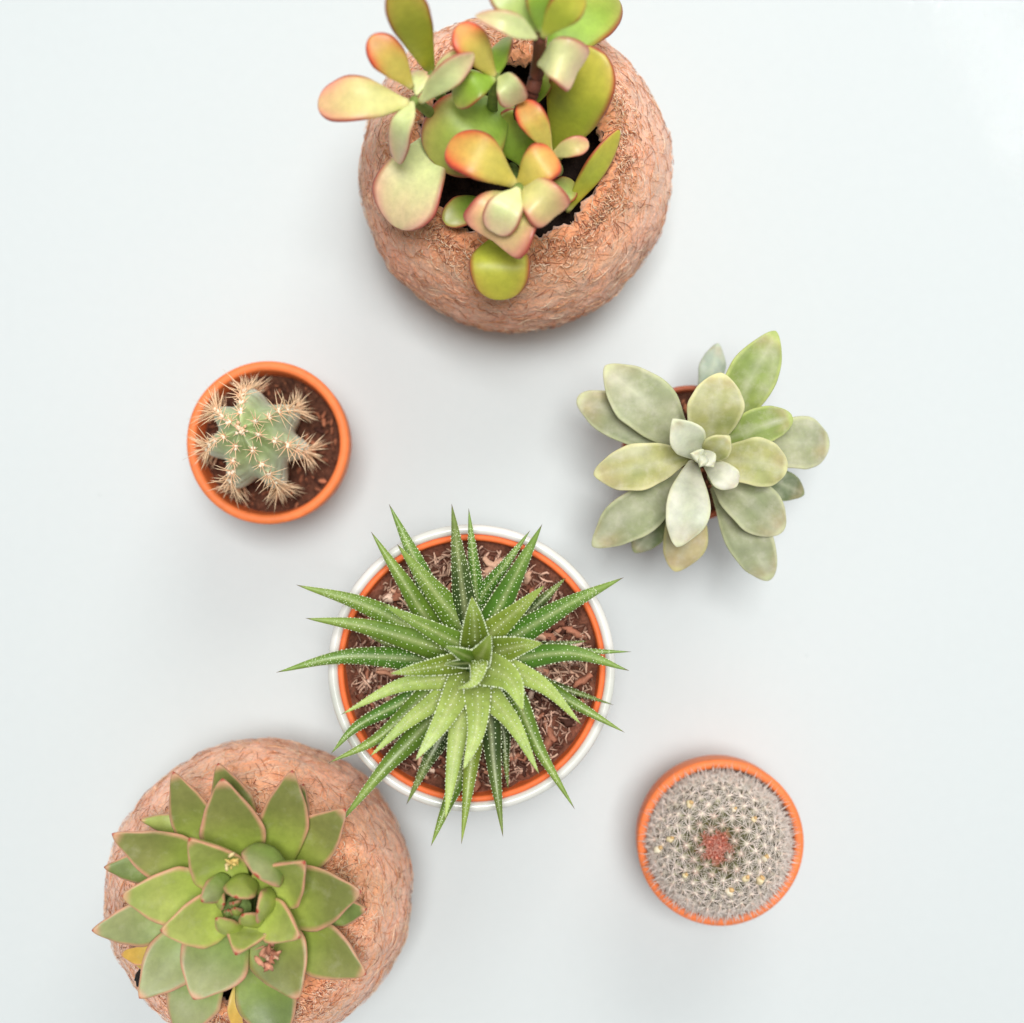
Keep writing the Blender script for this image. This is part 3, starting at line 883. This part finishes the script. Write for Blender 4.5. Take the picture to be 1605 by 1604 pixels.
def warts_on(o, nu, nv, rows, msize, body_rows):
    """white tubercles seated on the leaf surface: along both margins and in rows over the faces"""
    me = o.data; off = o.location.copy(); q = o.parent
    V = [v.co.copy() for v in me.vertices]      # mesh coordinates are world space
    Nn = [v.normal.copy() for v in me.vertices]
    def surf(s, ang):
        t = 1 - (1 - s) ** (1 / 1.5)
        x = t * nu; k = min(int(x), nu - 1); fu = x - k
        y = (ang / (2 * math.pi)) % 1 * nv; i = int(y) % nv; fv = y - int(y); j = (i + 1) % nv
        def g(A): return (A[k * nv + i] * (1 - fv) + A[k * nv + j] * fv) * (1 - fu) + (A[(k + 1) * nv + i] * (1 - fv) + A[(k + 1) * nv + j] * fv) * fu
        return g(V), g(Nn).normalized()
    L = sum((V[(k + 1) * nv] - V[k * nv]).length for k in range(nu))
    for ang in (0.05, math.pi - 0.05):
        n = int(L / 0.00135)
        for k in range(n):
            s = 0.10 + 0.86 * (k + rnd.uniform(0.2, 0.8)) / n
            p, nn = surf(s, ang)
            wart(tubs, p, nn, msize * (1.15 - 0.75 * s) * rnd.uniform(0.75, 1.2), mixc(WT, WT2, rnd.random() * 0.6))
    for ang in body_rows:
        n = int(L / 0.0019)
        for k in range(n):
            s = 0.12 + 0.74 * (k + rnd.uniform(0.1, 0.9)) / n
            p, nn = surf(s, ang + rnd.gauss(0, 0.03))
            wart(tubs, p, nn, msize * 0.8 * (1.1 - 0.7 * s) * rnd.uniform(0.5, 1.1), mixc(WT, WT2, rnd.random()))
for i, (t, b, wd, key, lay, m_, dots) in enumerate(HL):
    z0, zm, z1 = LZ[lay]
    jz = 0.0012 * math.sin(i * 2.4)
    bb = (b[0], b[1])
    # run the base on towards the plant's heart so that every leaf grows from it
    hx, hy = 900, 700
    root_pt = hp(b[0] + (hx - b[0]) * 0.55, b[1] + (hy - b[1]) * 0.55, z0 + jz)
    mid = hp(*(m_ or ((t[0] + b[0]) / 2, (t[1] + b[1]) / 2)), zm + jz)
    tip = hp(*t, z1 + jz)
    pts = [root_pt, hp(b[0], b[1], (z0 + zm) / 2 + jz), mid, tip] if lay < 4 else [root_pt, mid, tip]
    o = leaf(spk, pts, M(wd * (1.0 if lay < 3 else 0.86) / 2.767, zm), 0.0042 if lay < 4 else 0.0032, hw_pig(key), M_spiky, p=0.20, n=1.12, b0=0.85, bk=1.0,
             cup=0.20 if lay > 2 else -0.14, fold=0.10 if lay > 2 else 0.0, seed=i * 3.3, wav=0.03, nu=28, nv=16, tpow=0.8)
    o.data.update()
    rows = {0: [], 1: [math.pi * 0.5, math.pi * 0.36, math.pi * 0.64], 2: [math.pi * f for f in (0.22, 0.31, 0.4, 0.5, 0.6, 0.69, 0.78)]}[dots]
    warts_on(o, 28, 16, 0, 0.00046, rows)
# the curled heart leaf
o = leaf(spk, [hp(905, 705, .108), hp(918, 745, .121), hp(893, 805, .126), hp(818, 832, .124)], M(78 / 2.767, .12), .003, hw_pig('l'), M_spiky, p=.3, n=1.15, b0=.85, cup=.3, roll=35, nu=28, nv=16, seed=99, tpow=.8)
warts_on(o, 28, 16, 0, .00042, [math.pi * f for f in (.3, .4, .5, .6, .7)])
link('white_tubercles', tubs.mesh('white_tubercles', M_tub), spk, kind='stuff')
tube(spk, 'stem', [Vector((cW.x, cW.y, .066)), hp(900, 705, .085), hp(900, 705, .110)], [.008, .008, .003], lin((70, 100, 40)), M_stem)

# ---------------- ribbed cactus in the upper left pot
cac = empty('ribbed_cactus', (cCP.x, cCP.y, 0.041), 'ribbed green cactus with tan spines along its wavy ribs, upper left pot', 'plant')
def bp_(x, y, z): return P(*cB(x, y), z)
ZB, ZA = 0.040, 0.0935
cen0 = bp_(690, 775, .058); apex = bp_(572, 712, ZA)
ribs = [bp_(640, 395, .062), bp_(345, 560, .066), bp_(290, 890, .064), bp_(520, 1190, .060), bp_(905, 1195, .058), bp_(1125, 905, .058), bp_(1030, 560, .060)]
ra = []
for q in ribs:
    v = q - cen0; ra.append((math.atan2(v.y, v.x) % (2 * math.pi), math.hypot(v.x, v.y)))
ra.sort()
def rib_r(a):
    a %= 2 * math.pi; n = len(ra)
    for k in range(n):
        a0, r0 = ra[k]; a1, r1 = ra[(k + 1) % n]
        if k == n - 1: a1 += 2 * math.pi
        aa = a if a >= a0 else a + 2 * math.pi
        if a0 <= aa <= a1:
            t = (aa - a0) / (a1 - a0)
            rr = r0 + (r1 - r0) * t
            g = abs(math.sin(t * math.pi))
            return rr * (1.0 - 0.24 * g ** 2.2 + 0.05 * noise.noise(Vector((a * 1.7, 3, 1)))), g
    return ra[0][1], 0
def cprof(t):      # t 0 apex .. 1 soil
    return min(1.0, math.sin(min(1, t / 0.62) * math.pi / 2) ** 0.8) * (1 - 0.12 * sstep(0.7, 1, t)) + 0.0
def caxis(t):
    s = sstep(0, 1, t)
    c = apex.lerp(cen0, min(1, t * 1.15))
    return Vector((c.x, c.y, ZA - 0.0006 + (ZB - ZA) * (t ** 1.12)))
mb = MB(); vs = []; cs = []; fs = []
ns, nt_ = 168, 70
for k in range(nt_ + 1):
    t = max(0.002, k / nt_); c = caxis(t); pr = cprof(t)
    for i in range(ns):
        a = 2 * math.pi * i / ns
        rr, g = rib_r(a)
        wavy = 1 + 0.05 * math.cos(t * 2 * math.pi * 8.5) * (1 - g)
        r_ = rr * pr * wavy
        dz = 0.0012 * (1 - g) * (1 - t) + 0.0004 * noise.noise(Vector((a * 3, t * 9, 2)))
        vs.append(c + Vector((math.cos(a) * r_, math.sin(a) * r_, dz - 0.004 * g * (1 - t) * sstep(0, 0.2, t))))
        cs.append(mixc(mixc(lin((196, 212, 152)), lin((226, 230, 216)), sstep(0.1, 0.6, t)), lin((128, 158, 92)), g * 0.4 * (1 - 0.6 * t)))
for k in range(nt_):
    for i in range(ns):
        j = (i + 1) % ns
        fs.append((k * ns + i, (k + 1) * ns + i, (k + 1) * ns + j, k * ns + j))
fs.append(tuple(range(ns)))
mb.add(vs, fs, cs)
link('body', mb.mesh('body', M_cactus), cac)
rnd = random.Random(4)
SPB = lin((236, 180, 136)); SPT = lin((253, 228, 192)); WOOL = lin((244, 232, 208))
for ai, (a0, r0) in enumerate(ra):
    for k in range(8):
        t = 0.10 + 0.108 * k + (0.02 if ai % 2 else -0.01)
        if t > 0.98: continue
        c = caxis(t); pr = cprof(t)
        a = a0 + rnd.gauss(0, 0.02)
        p = c + Vector((math.cos(a) * r0 * pr, math.sin(a) * r0 * pr, 0.0012 * (1 - t)))
        out = Vector((math.cos(a), math.sin(a), 0)); up = Vector((0, 0, 1))
        nrm = (out * (0.25 + t) + up * max(0.05, 1.0 - t * 1.15)).normalized()
        sb = MB()
        for q in range(5):
            blob(sb, p + Vector((rnd.gauss(0, .0004), rnd.gauss(0, .0004), rnd.gauss(0, .0003))) + nrm * 0.0002, 0.0007, WOOL, q, .4, nu=6, nv=4)
        ns_ = 9 if k < 2 else 10
        u = nrm.orthogonal().normalized(); v = nrm.cross(u)
        for q in range(ns_):
            an = 6.283 * (q + rnd.uniform(-.25, .25)) / ns_
            sp = rnd.uniform(0.75, 1.25) * (1 if k < 2 else 1.35)
            d = nrm * rnd.uniform(0.55, 0.95) + out * (0 if k < 2 else 0.15) + (u * math.cos(an) + v * math.sin(an)) * sp
            L = rnd.uniform(.0035, .0066) * (0.9 if k < 2 else 1.65)
            spike(sb, p, d, L, 0.00026, SPB, 4, Vector((rnd.gauss(0, .06), rnd.gauss(0, .06), rnd.gauss(0, .06))), SPT)
        spike(sb, p, nrm + out * 0.2, rnd.uniform(.005, .0075), 0.00027, SPB, 4, Vector((0, 0, .06)), SPT)
        link('spine_cluster', sb.mesh('spine_cluster', M_spine), cac)
# young wool and spines in the crown
sb = MB()
for q in range(22):
    a = rnd.random() * 6.283; r_ = rnd.uniform(0, .0026)
    blob(sb, apex + Vector((math.cos(a) * r_, math.sin(a) * r_, rnd.uniform(0, .0008))), rnd.uniform(.0004, .0008), mixc(WOOL, lin((230, 176, 130)), rnd.random()), q, .4, nu=6, nv=4)
    spike(sb, apex + Vector((math.cos(a) * r_, math.sin(a) * r_, 0)), Vector((math.cos(a), math.sin(a), 1.1)), rnd.uniform(.0015, .003), .0002, SPB, 4, None, SPT)
link('crown_wool', sb.mesh('crown_wool', M_spine), cac)

# ---------------- round white haired cactus in the lower right pot
mam = empty('globe_cactus', (cMP.x, cMP.y, 0.043), 'globe cactus under a net of fine white hairs with a reddish crown', 'plant')
mz = 0.0545
mc = P(*cF(782, 812), mz); Rm = M(520, mz) / 5.347
ap = P(*cF(755, 850), mz + Rm)
ax = (ap - mc).normalized()
mb = MB(); vs = []; fs = []; cs = []
nu_, nv_ = 48, 30
q = Vector((0, 0, 1)).rotation_difference(ax)
for k in range(nv_ + 1):
    th = math.pi * 0.78 * max(k, 0.02) / nv_
    for i in range(nu_):
        ph = 2 * math.pi * i / nu_
        d = q @ Vector((math.sin(th) * math.cos(ph), math.sin(th) * math.sin(ph), math.cos(th)))
        vs.append(mc + d * (Rm * 0.93)); cs.append(mixc(lin((168, 84, 62)), lin((112, 104, 68)), sstep(0.12, 0.42, th)))
for k in range(nv_):
    for i in range(nu_):
        j = (i + 1) % nu_
        fs.append((k * nu_ + i, (k + 1) * nu_ + i, (k + 1) * nu_ + j, k * nu_ + j))
fs.append(tuple(range(nu_)))
mb.add(vs, fs, cs); link('body', mb.mesh('body', M_cactus), mam)
# tubercle: small cone with rounded top, in its own space, z outward
def tub_mesh(col, tipc, h, r):
    mb = MB(); vs = []; fs = []; cs = []; pr = [(1.0, 0), (0.86, .35), (0.6, .7), (0.3, .93), (0.02, 1.0)]
    for (a, b) in pr:
        for i in range(8):
            an = i * math.pi / 4
            vs.append(Vector((math.cos(an) * a * r, math.sin(an) * a * r, b * h))); cs.append(mixc(col, tipc, sstep(.6, 1, b)))
    for k in range(4):
        for i in range(8):
            j = (i + 1) % 8
            fs.append((k * 8 + i, k * 8 + j, (k + 1) * 8 + j, (k + 1) * 8 + i))
    fs.append(tuple(32 + i for i in range(8)))
    mb.add(vs, fs, cs)
    return mb.mesh('tubercle', M_cactus)
TG = [tub_mesh(lin((104, 102, 64)), lin((226, 220, 190)), .0034, .0021), tub_mesh(lin((96, 88, 64)), lin((220, 206, 186)), .0034, .0021),
      tub_mesh(lin((176, 84, 66)), lin((226, 150, 130)), .0024, .0011)]
def cluster_mesh(seed, nrad, ncen, L, r, colA, colB, lift=0.38):
    rs = random.Random(seed); mb = MB()
    for k in range(nrad):
        an = 6.283 * (k + rs.uniform(-.3, .3)) / nrad
        lf = lift + rs.gauss(0, 0.13)
        d = Vector((math.cos(an), math.sin(an), lf))
        spike(mb, Vector((0, 0, 0)), d, L * rs.uniform(.7, 1.15), r * rs.uniform(.8, 1.2), colA, 3, Vector((rs.gauss(0, .1), rs.gauss(0, .1), -.10)), colB)
    for k in range(ncen):
        d = Vector((rs.gauss(0, .4), rs.gauss(0, .4), 1))
        spike(mb, Vector((0, 0, 0)), d, L * rs.uniform(.6, 1.1), r * 1.5, mixc(colA, lin((206, 150, 118)), 0.4), 3, None, colB)
    blob(mb, Vector((0, 0, 0)), r * 4.2, lin((240, 232, 214)), seed, .3, nu=6, nv=4)
    return mb.mesh('hair_cluster', M_spine)
HA = lin((250, 232, 220)); HB_ = lin((255, 246, 240)); HP = lin((232, 200, 184))
CM_in = [cluster_mesh(k, 19, 2, .0052, .00014, HA, HB_, .22) for k in range(4)]
CM_out = [cluster_mesh(10 + k, 17, 4, .0060, .00016, HA, HB_, .42) for k in range(4)]
CM_top = [cluster_mesh(20 + k, 10, 3, .0016, .00013, lin((206, 116, 96)), lin((230, 160, 140)), .8) for k in range(3)]
CM_mid = [cluster_mesh(30 + k, 18, 2, .0042, .00014, HP, HB_, .35) for k in range(3)]
cw = MB(); rc = random.Random(77)
for k in range(70):
    th = 0.30 * ((k + .5) / 70) ** 0.7; ph = k * 2.39996
    d = q @ Vector((math.sin(th) * math.cos(ph), math.sin(th) * math.sin(ph), math.cos(th)))
    pp = mc + d * (Rm * (0.93 + rc.uniform(0, .06)))
    blob(cw, pp, rc.uniform(.00025, .00045), mixc(lin((190, 104, 84)), lin((232, 184, 168)), rc.random()), k, .5, nu=6, nv=4)
    for m_ in range(6):
        spike(cw, pp, d + Vector((rc.gauss(0, .5), rc.gauss(0, .5), 0)), rc.uniform(.0012, .0028), .00014, lin((206, 124, 104)), 3, None, lin((242, 196, 180)))
link('crown_wool', cw.mesh('crown_wool', M_spine), mam)
GA = math.pi * (3 - math.sqrt(5)); NT = 290
rnd = random.Random(8)
for k in range(NT):
    cz = 1 - (1 - math.cos(R(122))) * (k + 0.5) / NT
    th = math.acos(cz); ph = k * GA
    d = q @ Vector((math.sin(th) * math.cos(ph), math.sin(th) * math.sin(ph), math.cos(th)))
    scl = 0.55 + 0.45 * sstep(0, 0.55, th)
    mesh = TG[2] if th < 0.20 else (TG[0] if th < 0.9 else TG[1])
    o = bpy.data.objects.new('tubercle', mesh); COL.objects.link(o); o.parent = mam
    o.location = mc + d * (Rm * 0.91) - mam.location
    o.rotation_mode = 'QUATERNION'; o.rotation_quaternion = Vector((0, 0, 1)).rotation_difference(d)
    o.scale = (scl, scl, 1) if th >= 0.20 else (1, 1, 1)
    ms = CM_top if th < 0.20 else (CM_mid if th < 0.48 else (CM_in if th < 1.0 else CM_out))
    if th < .20: continue
    h = bpy.data.objects.new('hair_cluster', ms[k % len(ms)]); COL.objects.link(h); h.parent = o
    h.location = (0, 0, .0024 if th < .20 else .0035)
    h.rotation_euler = (0, 0, rnd.random() * 6.28)
for k, (x, y, s) in enumerate([(275, 868, 1.25), (375, 782, 1.0), (538, 485, .95), (1168, 940, 1.0), (1128, 1120, 1.25), (1008, 1112, .95), (872, 1222, 1.1), (498, 1085, .85), (1078, 612, .8), (912, 530, .7)]):
    px, py = cF(x, y)
    z = .07
    for _ in range(6):
        p = P(px, py, z); hh = math.hypot(p.x - mc.x, p.y - mc.y)
        z = mc.z + math.sqrt(max(0, (Rm * 1.13) ** 2 - min(hh, Rm * 1.1) ** 2))
    mb = MB(); p = P(px, py, z)
    blob(mb, p, .0012 * s, lin((224, 208, 166)) if k % 3 else lin((232, 220, 194)), k, .5, (1, .85, 1.2), 9, 7)
    blob(mb, p + Vector((.0006, .0008, .0008)) * s, .0008 * s, lin((214, 176, 120)), k + 3, .6, (1, .8, 1), 7, 5)
    link('dried_bud', mb.mesh('dried_bud', M_spine), mam)
